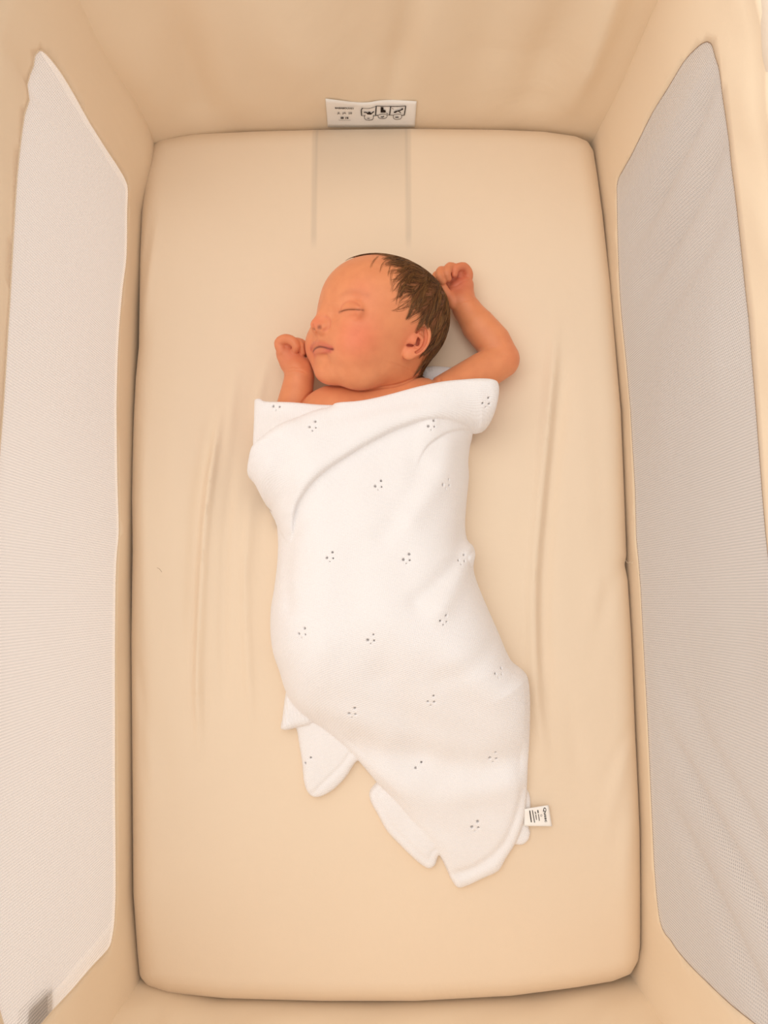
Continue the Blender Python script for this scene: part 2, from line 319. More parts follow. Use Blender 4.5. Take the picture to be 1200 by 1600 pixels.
def blanket_dome():
    i0=SIL.index((778,585)); i1=SIL.index((737,672)); j0=SIL.index((430,800)); j1=SIL.index((398,650))
    dm=SIL[:i0]+[(800,575),(822,600),(812,640),(790,672),(765,682),(745,690)]+SIL[i1+1:j0]+[(425,800),(402,785),(375,755),(352,730),(350,700),(368,672),(372,640)]+SIL[j1+1:]
    dm[0]=(374,628); dm[1]=(385,560); dom=rpoly(dm,18,3)
    l1=[(405,628),(408,560),(470,540),(600,540),(700,550),(735,600),(737,672)]+SIL[i1+1:j0+1]+[(424,780),(416,755),(410,725),(406,700),(405,650)]
    sil=rpoly(l1,18,3)
    spine=[(620,-70),(660,-50),(760,-20)]
    ctrl=[(560,60),(620,66),(700,74),(800,78),(900,76),(1000,72),(1080,56),(1140,36),(1200,25),(1290,15),(1400,9)]
    cy=np.array([P(620,a,40)[1] for a,b in ctrl])[::-1]; ch=np.array([b for a,b in ctrl],float)[::-1]
    wy=np.array([P(620,a,40)[1] for a in (1400,1290,1200,1120,1000,850,700,560)]); ww=np.array([9,14,28,46,58,60,62,60.])
    fy=np.arange(-420,360,4.); kr=np.hanning(25); kr/=kr.sum(); fh=np.convolve(np.pad(np.interp(fy,cy,ch),12,'edge'),kr,'valid'); fw=np.convolve(np.pad(np.interp(fy,wy,ww),12,'edge'),kr,'valid')
    # soft creases and ridges: (polyline px, height level, half width mm, amplitude mm)
    rd=[([(655,725),(640,780),(600,840)],74,10,-3.),([(705,690),(690,745),(640,805)],74,11,3.4),([(738,800),(727,845),(706,890),(650,940)],66,8,-3.6),([(745,830),(738,870),(715,915),(680,960)],60,9,1.6),
        ([(742,868),(715,900),(690,950)],60,10,3.),([(560,1165),(640,1185),(740,1200),(830,1190)],30,15,-5.5),([(600,1225),(700,1250),(800,1225)],24,13,2.5),
        ([(452,840),(446,900),(450,950)],60,6,-2.5),([(436,700),(450,740),(448,790),(456,830)],66,9,-2.),([(400,700),(480,672),(600,645),(740,612)],68,16,1.5),
        ([(420,640),(470,655)],64,8,-1.5),([(700,1372),(745,1358),(785,1325),(806,1280),(818,1235)],12,4,-2.2),([(712,1386),(757,1372),(798,1335),(817,1285)],12,5,1.4),
        ([(640,1000),(760,1050),(820,1110)],50,24,4.),([(480,1040),(520,1010),(600,960)],60,24,3.),([(600,1060),(640,1130),(660,1180)],46,14,-3.),
        ([(560,780),(600,860),(600,960)],76,26,2.),([(780,1000),(740,1040),(690,1060)],52,10,-2.),([(470,1110),(540,1120),(600,1160)],30,12,1.8),
        ([(690,665),(740,664)],60,5,-1.5),([(520,660),(600,640),(700,622)],70,5,-.8),([(480,700),(560,668),(640,650)],70,7,.8)]
    R=[(PP(spl(a,4),b),c,d) for a,b,c,d in rd]
    def D(X,Y):
        d=pdist(X,Y,dom); hc=np.interp(Y,fy,fh); w=np.interp(Y,fy,fw); t=1-np.clip(d/w,0,1)
        o=6+(hc-6)*np.sqrt(np.clip(1-t**2.0,0,1))
        q=P(777,628,44)[:2]; o=np.maximum(o,50*np.exp(-(((X-q[0])/22)**2+((Y-q[1])/28)**2))*np.clip(d/3,0,1))     # corner of the fold over the upper arm
        q=P(410,712,42)[:2]; o=np.maximum(o,56*np.exp(-(((X-q[0])/26)**2+((Y-q[1])/32)**2))*np.clip((d+1)/5,0,1)) # bent elbow inside
        q=P(730,872,40)[:2]; o=np.maximum(o,46*np.exp(-(((X-q[0])/20)**2+((Y-q[1])/16)**2))*np.clip((d+1)/5,0,1))
        for l,c,a in R: o=o+a*np.exp(-(pdist(X,Y,l,False)/c)**2)*np.clip(d/10,0,1)
        o=o+.5*np.sin(X*.11+Y*.05+1.3*np.sin(Y*.06))*np.sin(Y*.09-X*.04)*np.clip(d/10,0,1)
        return np.maximum(o,3.)
    return D,sil
def rint(a,b,r): return np.minimum(np.maximum(a+r,b+r),0)+np.sqrt(np.maximum(a+r,0)**2+np.maximum(b+r,0)**2)-r
def rib(Y,X): return 0
def build_blanket(res=.9):
    lo=P(372,1405,0); hi=P(795,550,50)
    xs=np.arange(-152,152,res); ys=np.arange(-285,242,res); zs=np.arange(-2.7,90,res)
    F=Field(xs,ys,zs,30.); X,Y=np.meshgrid(xs,ys,indexing='ij'); D0,sil=blanket_dome(); D=D0(X,Y); Z=F.z[None,None,:]
    def layer(poly,h,top,thick,r,edge_r):
        d=pdist(X,Y,rpoly(poly,h) if isinstance(poly,list) else poly)
        up=thick*np.sqrt(np.clip(1-(1-np.clip(d/edge_r,0,1))**2,0,1))
        return d,top+up
    def add(d,T,bot,r):
        m=d>-12; ii=np.argwhere(m); a0,b0=ii.min(0); a1,b1=ii.max(0)+1; S=(slice(a0,a1),slice(b0,b1))
        g=np.sqrt(1+np.minimum(np.gradient(T,res,axis=0)**2+np.gradient(T,res,axis=1)**2,6.))[S][...,None]
        v=(Z-T[S][...,None])/g; w=(bot[S][...,None]-Z); e=-d[S][...,None]
        f=rint(v,e,r) if r else np.maximum(v,e); f=np.maximum(f,w).astype(f32)
        F.d[S]=smin(F.d[S],f,f32(.5))
    cut=np.vstack([PP(spl(TOPCUT,3),62),[[160,400],[-160,400]]]); dc=-pdist(X,Y,cut)
    dS=pdist(X,Y,sil); d1=np.minimum(dS,dc+0*dS)
    bot=np.where(D<20,-.5,D-9)
    # under-turned wrap
    add(d1,D-1.2,bot-1,3.)
    # folded-down collar, its lower right pleat
    dB,_=layer(B_FOLD,70,D,0,0,1); fb=np.clip((Y-P(440,850,60)[1])/28,0,1); T=D+(3.+6.5*np.sqrt(np.clip(1-(1-np.clip(dB/8,0,1))**2,0,1)))*fb-.9*(1-fb); add(np.minimum(dB,dc-.4),T,np.where(D<20,D-3,D-4.5),2.4)
    dC,_=layer(C_FOLD,62,D,0,0,1); fc=np.clip((X-P(636,700,60)[0])/26,0,1); fc=fc*fc*(3-2*fc); T=D-1.6+(1.8+4.2*np.sqrt(np.clip(1-(1-np.clip(dC/14,0,1))**2,0,1)))*fc; add(np.minimum(dC,dB*0+99),T,D-5,1.8)
    wav=lambda k,a:a*np.sin(X*k+.8)*np.cos(Y*k*.8)
    for poly,h,t,er,r in ((TAIL1,9,13,12,3.),(TAIL1B,13,18,8,3.),(TAIL2,7,10,10,3.),(TAIL3,5,6,6,2.5),(NAPE,10,18,12,3.)):
        d=pdist(X,Y,rpoly(poly,h)); T=t*(.45+.55*np.sqrt(np.clip(1-(1-np.clip(d/er,0,1))**2,0,1)))+wav(.12,.8)
        if poly is TAIL2: T=T-.9*np.exp(-((d-8)/2.2)**2)
        if poly is TAIL1: T=T-1.2*np.exp(-((pdist(X,Y,PP([(490,1238),(530,1200),(560,1160)],9),False))/2.5)**2)
        if poly is TAIL1B: T=T+.4*np.sin(X*1.9+Y*.3)
        add(d,T,np.full_like(D,-.5),r)
    # pointelle eyelets
    for i,(x,y) in enumerate(HOLES):
        for dx,dy,r in ((3.5,-6,1.25),(-5.5,2.5,1.35),(4.5,3.5,1.1),(-1,8.5,.75)):
            q=F.hit(x+dx,y+dy)
            if q is None or q[2]<1: continue
            r*=.85+.3*((i*7+int(dx*3))%5)/5
            if i in (16,18) and dy!=2.5 and dy!=-6: continue
            n=F.grad(q); F.cone(q+n*1,q-n*4.,r,r*.8,'-',.5,2)
    return F,D0
# ---------------------------------------------------------------- the sheeted mattress
MT=[(228,237),(234,222),(252,211),(300,204),(400,199.5),(500,197),(640,195.5),(780,197),(850,200),(900,207),(922,216),(932,232),(938,270),(946,330),(958,440),(968,560),(975,640),(980,760),(984,868),(981,882),(986,905),(992,1000),(998,1150),(1002,1230),(1005,1300),(1006,1400),(1006,1480),(1003,1505),(990,1528),(960,1540),(900,1550),(800,1563),(650,1571),(500,1571),(350,1567),(260,1558),(226,1546),(213,1530),(209,1490),(203,1400),(202,1280),(201,1150),(200,1000),(201,920),(202,860),(201,780),(202,720),(204,650),(207,590),(212,540),(213,480),(214,400),(217,330),(221,270)]
def build_mattress(res=2.4):
    xs=np.arange(-262,266,res); ys=np.arange(-392,512,res); zs=np.arange(-64,10,res)
    F=Field(xs,ys,zs,30.); X,Y=np.meshgrid(xs,ys,indexing='ij'); d=pdist(X,Y,PP(MT,-12))
    wr=[([(868,500),(857,640),(844,780),(834,900),(834,1000),(838,1100),(852,1200)],6,3.6),([(882,560),(866,720),(852,880),(850,1000),(858,1120)],8,-3),
        ([(345,640),(325,780),(316,900),(310,1050),(312,1180)],4.2,3.8),([(330,640),(309,780),(300,900),(296,1050)],7,-2.4),
        ([(225,640),(223,800),(232,960),(250,1100)],10,1.2),([(205,1000),(215,1060),(225,1150),(228,1230)],6,-1.6),([(203,1060),(222,1120),(240,1240)],6,1.4),
        ([(998,1150),(975,1190),(955,1260),(945,1320)],7,1.6),([(995,1130),(968,1170),(946,1230)],6,-1.8),([(982,886),(955,915),(935,980),(930,1060)],8,-1.8),([(982,870),(950,890),(925,930)],8,1.4),
        ([(935,860),(932,960),(938,1080)],9,1.1),([(392,780),(384,900),(388,1040),(394,1150)],4.5,2.),([(365,700),(352,840),(348,980),(352,1120)],5,-1.6),([(420,560),(405,620),(396,700)],4.5,1.6),([(372,560),(362,640),(352,740)],5,1.2),([(880,1060),(900,1160),(905,1260)],8,-1.),([(415,740),(405,860),(408,960)],7,-.9),([(236,330),(224,400),(212,470)],5,-1.8),([(250,330),(238,410),(222,490),(212,560)],7,1.6),
        ([(1003,1240),(985,1300),(975,1400)],8,1.2),([(245,1110),(260,1200),(268,1300)],10,-.9),([(780,900),(800,980),(806,1040)],10,-1.2),([(905,560),(915,760),(920,900)],12,.9),([(280,560),(268,760),(262,900)],12,.9)]
    T=np.zeros_like(X)
    for l,c,a in wr:
        q=PP(spl(l,4),0); lo,hi=q[:,1].min(),q[:,1].max(); fd=np.clip((Y-lo+8)/70,0,1)*np.clip((hi+8-Y)/70,0,1); T+=1.7*a*fd*np.exp(-(pdist(X,Y,q,False)/c)**2)
    T=T*np.clip(d/16,0,1)+.35*np.sin(X*.05+np.sin(Y*.021))*np.clip(d/30,0,1)-.9*np.clip((1-np.hypot((X-0)/130,(Y-60)/210)),0,1)
    v=F.z[None,None,:]-T[...,None]; R=26.
    F.d=np.maximum(rint(v,-d[...,None],R),-60-F.z[None,None,:]).astype(f32)
    return F
#GEO>
# ================================================================ blender helpers
def tag(o,label=None,cat=None,group=None,kind=None):
    for k,v in (('label',label),('category',cat),('group',group),('kind',kind)):
        if v: o[k]=v
    return o
def w2(v): v=np.asarray(v,float)/1000.; v=v.copy(); v[...,2]+=ZS/1000.; return v
def mesh_obj(name,V,Fc,mat,parent=None,smooth=True,world=True):
    me=bpy.data.meshes.new(name); V=w2(V) if world else np.asarray(V,float)
    me.from_pydata(V.tolist(),[],[list(map(int,f)) for f in Fc]) if not isinstance(Fc,np.ndarray) else _fast(me,V,Fc)
    if mat: me.materials.append(mat)
    if smooth: me.shade_smooth()
    o=bpy.data.objects.new(name,me); COL.objects.link(o)
    if parent: attach(o,parent)
    return o
def _fast(me,V,Q):
    me.vertices.add(len(V)); me.vertices.foreach_set('co',V.astype(np.float32).ravel())
    me.loops.add(Q.size); me.loops.foreach_set('vertex_index',Q.astype(np.int32).ravel())
    me.polygons.add(len(Q)); me.polygons.foreach_set('loop_start',np.arange(0,Q.size,Q.shape[1],dtype=np.int32))
    me.update(calc_edges=True); me.validate()
def attach(o,parent):
    o.parent=parent; o.matrix_parent_inverse=Matrix.Translation(-parent.location)
def empty(name,loc):
    o=bpy.data.objects.new(name,None); COL.objects.link(o); o.location=Vector(w2(np.array(loc,float))); o.empty_display_size=.05; return o
def tubes(paths,rads,seg=6):
    """closed-ended tubes along polylines"""
    V=[];Q=[];n0=0
    for p,r in zip(paths,rads):
        p=np.asarray(p,float); m=len(p); r=np.interp(np.linspace(0,1,m),np.linspace(0,1,len(r)),r) if not np.isscalar(r) else np.full(m,r)
        t=np.gradient(p,axis=0); t/=np.linalg.norm(t,axis=1,keepdims=True)+1e-9
        a=np.cross(t,[.31,.17,.93]); a/=np.linalg.norm(a,axis=1,keepdims=True)+1e-9; b=np.cross(t,a)
        th=np.arange(seg)*2*np.pi/seg
        V.append((p[:,None]+r[:,None,None]*(np.cos(th)[None,:,None]*a[:,None]+np.sin(th)[None,:,None]*b[:,None])).reshape(-1,3))
        i=np.arange(m-1)[:,None]*seg+n0; j=np.arange(seg)[None]; k=(j+1)%seg
        Q.append(np.stack([i+j,i+k,i+seg+k,i+seg+j],-1).reshape(-1,4)); n0+=m*seg
    return np.concatenate(V),np.concatenate(Q)
# ================================================================ materials
def mat(name):
    m=bpy.data.materials.new(name); m.use_nodes=True; nt=m.node_tree; b=nt.nodes['Principled BSDF']; return m,nt,b
def N(nt,t,**kw):
    n=nt.nodes.new(t)
    for k,v in kw.items(): setattr(n,k,v)
    return n
def lin(r,g,b):
    f=lambda c:((c/255+.055)/1.055)**2.4 if c>10 else c/255/12.92
    return (f(r),f(g),f(b),1)
def math_n(nt,op,a,b=None,c=None):
    n=N(nt,'ShaderNodeMath',operation=op)
    for i,v in enumerate((a,b,c)):
        if v is None: continue
        if isinstance(v,(int,float)): n.inputs[i].default_value=v
        else: nt.links.new(v,n.inputs[i])
    return n.outputs[0]
def fabric(name,col,rough=.85,weave=1400,bump=.12,sheen=.2,noise=.03,wr=.0,wsc=6.):
    m,nt,b=mat(name); L=nt.links.new
    g=N(nt,'ShaderNodeNewGeometry'); no=N(nt,'ShaderNodeTexNoise'); no.inputs['Scale'].default_value=4; no.inputs['Detail'].default_value=3; L(g.outputs['Position'],no.inputs['Vector'])
    mx=N(nt,'ShaderNodeMix',data_type='RGBA'); c2=tuple(max(0,c*(1-noise*3)) for c in col[:3])+(1,)
    mx.inputs[6].default_value=col; mx.inputs[7].default_value=c2; L(no.outputs[0],mx.inputs[0]); L(mx.outputs[2],b.inputs['Base Color'])
    b.inputs['Roughness'].default_value=rough; b.inputs['Sheen Weight'].default_value=sheen; b.inputs['Specular IOR Level'].default_value=.25
    wv=N(nt,'ShaderNodeTexNoise'); wv.inputs['Scale'].default_value=weave; wv.inputs['Detail'].default_value=2; L(g.outputs['Position'],wv.inputs['Vector'])
    bp=N(nt,'ShaderNodeBump'); bp.inputs['Strength'].default_value=bump; bp.inputs['Distance'].default_value=.0006; L(wv.outputs[0],bp.inputs['Height'])
    last=bp
    if wr:
        w=N(nt,'ShaderNodeTexNoise'); w.inputs['Scale'].default_value=wsc; w.inputs['Detail'].default_value=4; w.inputs['Distortion'].default_value=1.2; L(g.outputs['Position'],w.inputs['Vector'])
        b2=N(nt,'ShaderNodeBump'); b2.inputs['Strength'].default_value=1; b2.inputs['Distance'].default_value=wr; L(w.outputs[0],b2.inputs['Height']); L(bp.outputs[0],b2.inputs['Normal']); last=b2
    L(last.outputs[0],b.inputs['Normal']); return m
C_SHEET=lin(240,218,191); C_WALL=lin(246,224,194)
M_WALL=fabric('beige_crib_canvas',C_WALL,wr=.004,wsc=5)
M_RAIL=fabric('cream_rail_canvas',lin(238,222,202),wr=.003,wsc=9)
M_PIPE=fabric('ivory_piping_cord',lin(236,214,184),bump=.05)
M_SEAM=fabric('taupe_stitch_thread',lin(150,120,92),bump=.05)
M_TAG=fabric('white_satin_tape',lin(252,247,240),rough=.5,bump=.03,noise=.01)
M_INK=fabric('black_label_ink',lin(38,28,24),rough=.7,bump=0,sheen=0,noise=0)
M_DARK=fabric('dark_grey_webbing',lin(62,54,50),bump=.1)
M_BASE=fabric('brown_base_board',lin(168,128,88),bump=.05)
M_FLOOR=fabric('pale_room_floor',lin(176,166,158),rough=.6,bump=0,sheen=0)
# sheet: jersey cotton, a grey strap of the mattress shows through the cloth near the head end
def sheet_mat():
    m=fabric('beige_jersey_sheet',C_SHEET,wr=.0018,wsc=7); nt=m.node_tree; L=nt.links.new; b=nt.nodes['Principled BSDF']
    src=b.inputs['Base Color'].links[0].from_socket
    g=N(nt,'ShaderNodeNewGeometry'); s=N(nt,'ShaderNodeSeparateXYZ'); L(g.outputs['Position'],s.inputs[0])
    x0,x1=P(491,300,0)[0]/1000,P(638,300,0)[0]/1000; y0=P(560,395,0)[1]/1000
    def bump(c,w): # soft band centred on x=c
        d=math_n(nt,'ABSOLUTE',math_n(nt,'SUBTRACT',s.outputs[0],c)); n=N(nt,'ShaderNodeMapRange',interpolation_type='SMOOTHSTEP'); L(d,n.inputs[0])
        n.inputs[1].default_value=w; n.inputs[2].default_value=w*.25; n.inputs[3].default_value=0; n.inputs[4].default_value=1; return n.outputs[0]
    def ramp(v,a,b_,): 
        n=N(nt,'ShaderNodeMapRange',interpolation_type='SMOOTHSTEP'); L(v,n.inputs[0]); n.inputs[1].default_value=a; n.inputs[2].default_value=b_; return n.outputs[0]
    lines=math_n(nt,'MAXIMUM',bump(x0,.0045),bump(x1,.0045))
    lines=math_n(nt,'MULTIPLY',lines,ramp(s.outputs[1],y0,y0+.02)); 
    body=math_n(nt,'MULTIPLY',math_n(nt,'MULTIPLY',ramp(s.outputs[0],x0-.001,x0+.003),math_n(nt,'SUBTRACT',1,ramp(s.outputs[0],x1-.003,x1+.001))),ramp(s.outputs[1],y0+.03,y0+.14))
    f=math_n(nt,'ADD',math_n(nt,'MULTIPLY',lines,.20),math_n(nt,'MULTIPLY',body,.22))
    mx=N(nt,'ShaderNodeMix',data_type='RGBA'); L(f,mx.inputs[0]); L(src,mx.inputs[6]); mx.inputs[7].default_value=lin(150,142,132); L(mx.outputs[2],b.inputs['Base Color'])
    return m
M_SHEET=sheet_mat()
def mesh_mat(name,col,hole,pitch):
    """open warp-knit mesh: rows of small holes, laid out in the cloth's own u,v (metres)"""
    m,nt,b=mat(name); L=nt.links.new; nt.nodes.remove(b); out=[n for n in nt.nodes if n.type=='OUTPUT_MATERIAL'][0]
    uv=N(nt,'ShaderNodeUVMap'); s=N(nt,'ShaderNodeSeparateXYZ'); L(uv.outputs[0],s.inputs[0]); k=2*math.pi/pitch
    a=math_n(nt,'SINE',math_n(nt,'MULTIPLY',s.outputs[0],k)); c=math_n(nt,'SINE',math_n(nt,'MULTIPLY',math_n(nt,'ADD',s.outputs[1],math_n(nt,'MULTIPLY',s.outputs[0],.5)),k*1.15))
    h=math_n(nt,'ADD',math_n(nt,'MULTIPLY',a,.5),math_n(nt,'MULTIPLY',c,.5))
    r=N(nt,'ShaderNodeMapRange'); L(h,r.inputs[0]); r.inputs[1].default_value=.0; r.inputs[2].default_value=.55; r.inputs[4].default_value=hole
    d=N(nt,'ShaderNodeBsdfDiffuse'); d.inputs[0].default_value=col; t=N(nt,'ShaderNodeBsdfTranslucent'); t.inputs[0].default_value=col
    m1=N(nt,'ShaderNodeMixShader'); m1.inputs[0].default_value=.45; L(d.outputs[0],m1.inputs[1]); L(t.outputs[0],m1.inputs[2])
    bp=N(nt,'ShaderNodeBump'); bp.inputs['Strength'].default_value=.2; bp.inputs['Distance'].default_value=.0008; bp.invert=True; L(h,bp.inputs['Height']); L(bp.outputs[0],d.inputs['Normal'])
    tr=N(nt,'ShaderNodeBsdfTransparent'); m2=N(nt,'ShaderNodeMixShader'); L(r.outputs[0],m2.inputs[0]); L(m1.outputs[0],m2.inputs[1]); L(tr.outputs[0],m2.inputs[2]); L(m2.outputs[0],out.inputs[0]); return m
M_MESH=mesh_mat('pale_grey_mesh',lin(240,230,222),.5,.0021)
def skin_mat():
    m,nt,b=mat('newborn_skin'); L=nt.links.new
    a=N(nt,'ShaderNodeVertexColor',layer_name='tint'); g=N(nt,'ShaderNodeNewGeometry')
    no=N(nt,'ShaderNodeTexNoise'); no.inputs['Scale'].default_value=90; no.inputs['Detail'].default_value=5; L(g.outputs['Position'],no.inputs['Vector'])
    mx=N(nt,'ShaderNodeMix',data_type='RGBA',blend_type='MULTIPLY'); mx.inputs[0].default_value=1; L(a.outputs[0],mx.inputs[6])
    cr=N(nt,'ShaderNodeValToRGB'); cr.color_ramp.elements[0].position=.35; cr.color_ramp.elements[0].color=(.97,.93,.92,1); cr.color_ramp.elements[1].position=.65; cr.color_ramp.elements[1].color=(1.03,1.03,1.03,1)
    L(no.outputs[0],cr.inputs[0]); L(cr.outputs[0],mx.inputs[7]); L(mx.outputs[2],b.inputs['Base Color'])
    b.inputs['Roughness'].default_value=.5; b.inputs['Specular IOR Level'].default_value=.35; b.inputs['Sheen Weight'].default_value=.08
    b.inputs['Subsurface Weight'].default_value=.12; b.inputs['Subsurface Radius'].default_value=(1,.32,.18); b.inputs['Subsurface Scale'].default_value=.004
    n2=N(nt,'ShaderNodeTexNoise'); n2.inputs['Scale'].default_value=1300; n2.inputs['Detail'].default_value=3; L(g.outputs['Position'],n2.inputs['Vector'])
    bp=N(nt,'ShaderNodeBump'); bp.inputs['Strength'].default_value=.12; bp.inputs['Distance'].default_value=.0003; L(n2.outputs[0],bp.inputs['Height']); L(bp.outputs[0],b.inputs['Normal']); return m
def hair_mat():
    m,nt,b=mat('dark_brown_hair'); oi=N(nt,'ShaderNodeNewGeometry'); cr=N(nt,'ShaderNodeValToRGB')
    cr.color_ramp.elements[0].color=lin(48,27,12); cr.color_ramp.elements[1].color=lin(158,106,56); nt.links.new(oi.outputs['Random Per Island'],cr.inputs[0]); nt.links.new(cr.outputs[0],b.inputs['Base Color'])
    b.inputs['Roughness'].default_value=.45; b.inputs['Specular IOR Level'].default_value=.4; return m
def knit_mat():
    m,nt,b=mat('white_cotton_knit'); L=nt.links.new; b.inputs['Base Color'].default_value=lin(243,238,236); b.inputs['Roughness'].default_value=.9; b.inputs['Sheen Weight'].default_value=.25; b.inputs['Specular IOR Level'].default_value=.15
    at=N(nt,'ShaderNodeAttribute',attribute_name='weave'); s=N(nt,'ShaderNodeSeparateXYZ'); L(at.outputs['Vector'],s.inputs[0])
    k=2*math.pi/.0017
    u=math_n(nt,'MULTIPLY',s.outputs[0],k); zig=math_n(nt,'MULTIPLY',math_n(nt,'ABSOLUTE',math_n(nt,'SINE',math_n(nt,'MULTIPLY',u,.5))),1.6)
    v=math_n(nt,'ADD',math_n(nt,'MULTIPLY',s.outputs[1],k*1.25),zig)
    h=math_n(nt,'ADD',math_n(nt,'MULTIPLY',math_n(nt,'ABSOLUTE',math_n(nt,'SINE',math_n(nt,'MULTIPLY',u,.5))),.6),math_n(nt,'MULTIPLY',math_n(nt,'SINE',v),.3))
    g=N(nt,'ShaderNodeNewGeometry'); no=N(nt,'ShaderNodeTexNoise'); no.inputs['Scale'].default_value=900; no.inputs['Detail'].default_value=3; L(g.outputs['Position'],no.inputs['Vector'])
    h2=math_n(nt,'ADD',h,math_n(nt,'MULTIPLY',no.outputs[0],.5))
    bp=N(nt,'ShaderNodeBump'); bp.inputs['Strength'].default_value=.38; bp.inputs['Distance'].default_value=.0008; L(h2,bp.inputs['Height']); L(bp.outputs[0],b.inputs['Normal']); return m
M_KNIT=knit_mat(); M_SKIN=skin_mat(); M_HAIR=hair_mat()
# ================================================================ room floor
fl=mesh_obj('floor',[(-6000,-6000,-ZS),(6000,-6000,-ZS),(6000,6000,-ZS),(-6000,6000,-ZS),(-6000,-6000,-ZS-40),(6000,-6000,-ZS-40),(6000,6000,-ZS-40),(-6000,6000,-ZS-40)],
 [(0,1,2,3),(7,6,5,4),(0,4,5,1),(1,5,6,2),(2,6,7,3),(3,7,4,0)],M_FLOOR,smooth=False); tag(fl,kind='structure')
# ================================================================ the bedside crib
LX=[(-380,-217),(-350,-223),(-275,-233),(-100,-240),(22,-245.5),(182,-249),(300,-249),(400,-247),(430,-243),(468,-238),(480,-238)]
RX=[(-380,241),(-350,243),(-322,249.5),(-219,253),(-40,252),(35,250.5),(190,250),(300,243),(400,238),(482,229),(495,229)]
def sx(tab,Y): return np.interp(Y,[a for a,b in tab],[b for a,b in tab])
def g2(Y,h,y0,h0,sy,sh,a): return a*np.exp(-((Y-y0)/sy)**2-((h-h0)/sh)**2)
def left_x(Y,h):
    x=sx(LX,Y)+.6+g2(Y,h,452,10,34,40,7)+g2(Y,h,60,5,60,14,2)+g2(Y,h,-60,5,50,14,-1.5)-.03*np.clip(h,0,400)
    x=x+np.where(h>0,7*np.clip(h/60,0,1)*np.clip((Y-380)/90,0,1),0)
    x=x+2.6*np.sin(Y*.021+h*.013)*np.clip((h-60)/60,0,1)*np.clip((290-h)/40,0,1)+g2(Y,h,380,205,16,45,-5)+g2(Y,h,368,200,9,50,4)
    return x-3.5*np.exp(-((h-270)/8)**2)
def right_x(Y,h):
    x=sx(RX,Y)-.4+.012*np.clip(h,0,400)+g2(Y,h,60,4,26,12,-2.5)
    env=np.clip((h-40)/60,0,1)*np.clip((246-h)/45,0,1)*2.4
    s=Y-.12*(h-120)+6*np.sin(h*.02); x=x+env*(4.5*np.exp(-((s-302)/12)**2)+3.5*np.exp(-((s-352)/10)**2)+2.4*np.exp(-((s-255)/12)**2)+3.5*np.exp(-((s+60)/40)**2)-3*np.exp(-((s-170)/50)**2))
    s=Y+.57*(h-120); x=x+env*(3.4*np.exp(-((s+155)/11)**2)+3*np.exp(-((s+215)/13)**2)+2.2*np.exp(-((s+105)/13)**2))
    x=x+np.clip((h-250)/20,0,1)*1.5*np.sin(Y*.07+h*.05)
    return x+2.*np.exp(-((h-286)/6)**2)
HTOP=300.; HBOT=-62.
def yh(px,py,fx):
    Y,h=0.,100.
    X=float(fx(np.array(0.),np.array(100.)))
    for _ in range(12):
        q=PX(px,py,X); X=.5*X+.5*float(fx(np.array(q[1]),np.array(q[2])))
    return q[1],q[2]
LM=[(62,78),(68,80),(78,90),(95,112),(115,145),(140,190),(165,230),(186,262),(196,280),(200,297),(199,330),(198,400),(192,450),(186,520),(183,600),(183,700),(184,760),(186,830),(182,880),(180,1000),(180,1200),(181,1350),(180,1420),(176,1462),(168,1485),(140,1515),(110,1550),(80,1582),(60,1605),(30,1622),(5,1600),(-14,1500),(-20,1350),(-20,1200),(-16,1000),(-8,850),(0,700),(6,620),(12,520),(18,420),(23,330),(29,250),(38,180),(47,115),(54,88)]
RM=[(1105,65),(1097,68),(1085,78),(1068,97),(1045,135),(1020,175),(1000,215),(985,245),(972,268),(965,284),(964,310),(966,400),(970,480),(978,560),(985,640),(992,760),(998,880),(1005,1000),(1012,1130),(1017,1240),(1021,1330),(1026,1400),(1031,1438),(1038,1457),(1047,1468),(1056,1482),(1075,1505),(1105,1535),(1140,1568),(1180,1600),(1215,1626),(1245,1610),(1256,1540),(1250,1400),(1236,1200),(1215,1000),(1196,830),(1182,650),(1170,500),(1156,370),(1143,260),(1129,150),(1118,90),(1112,70)]
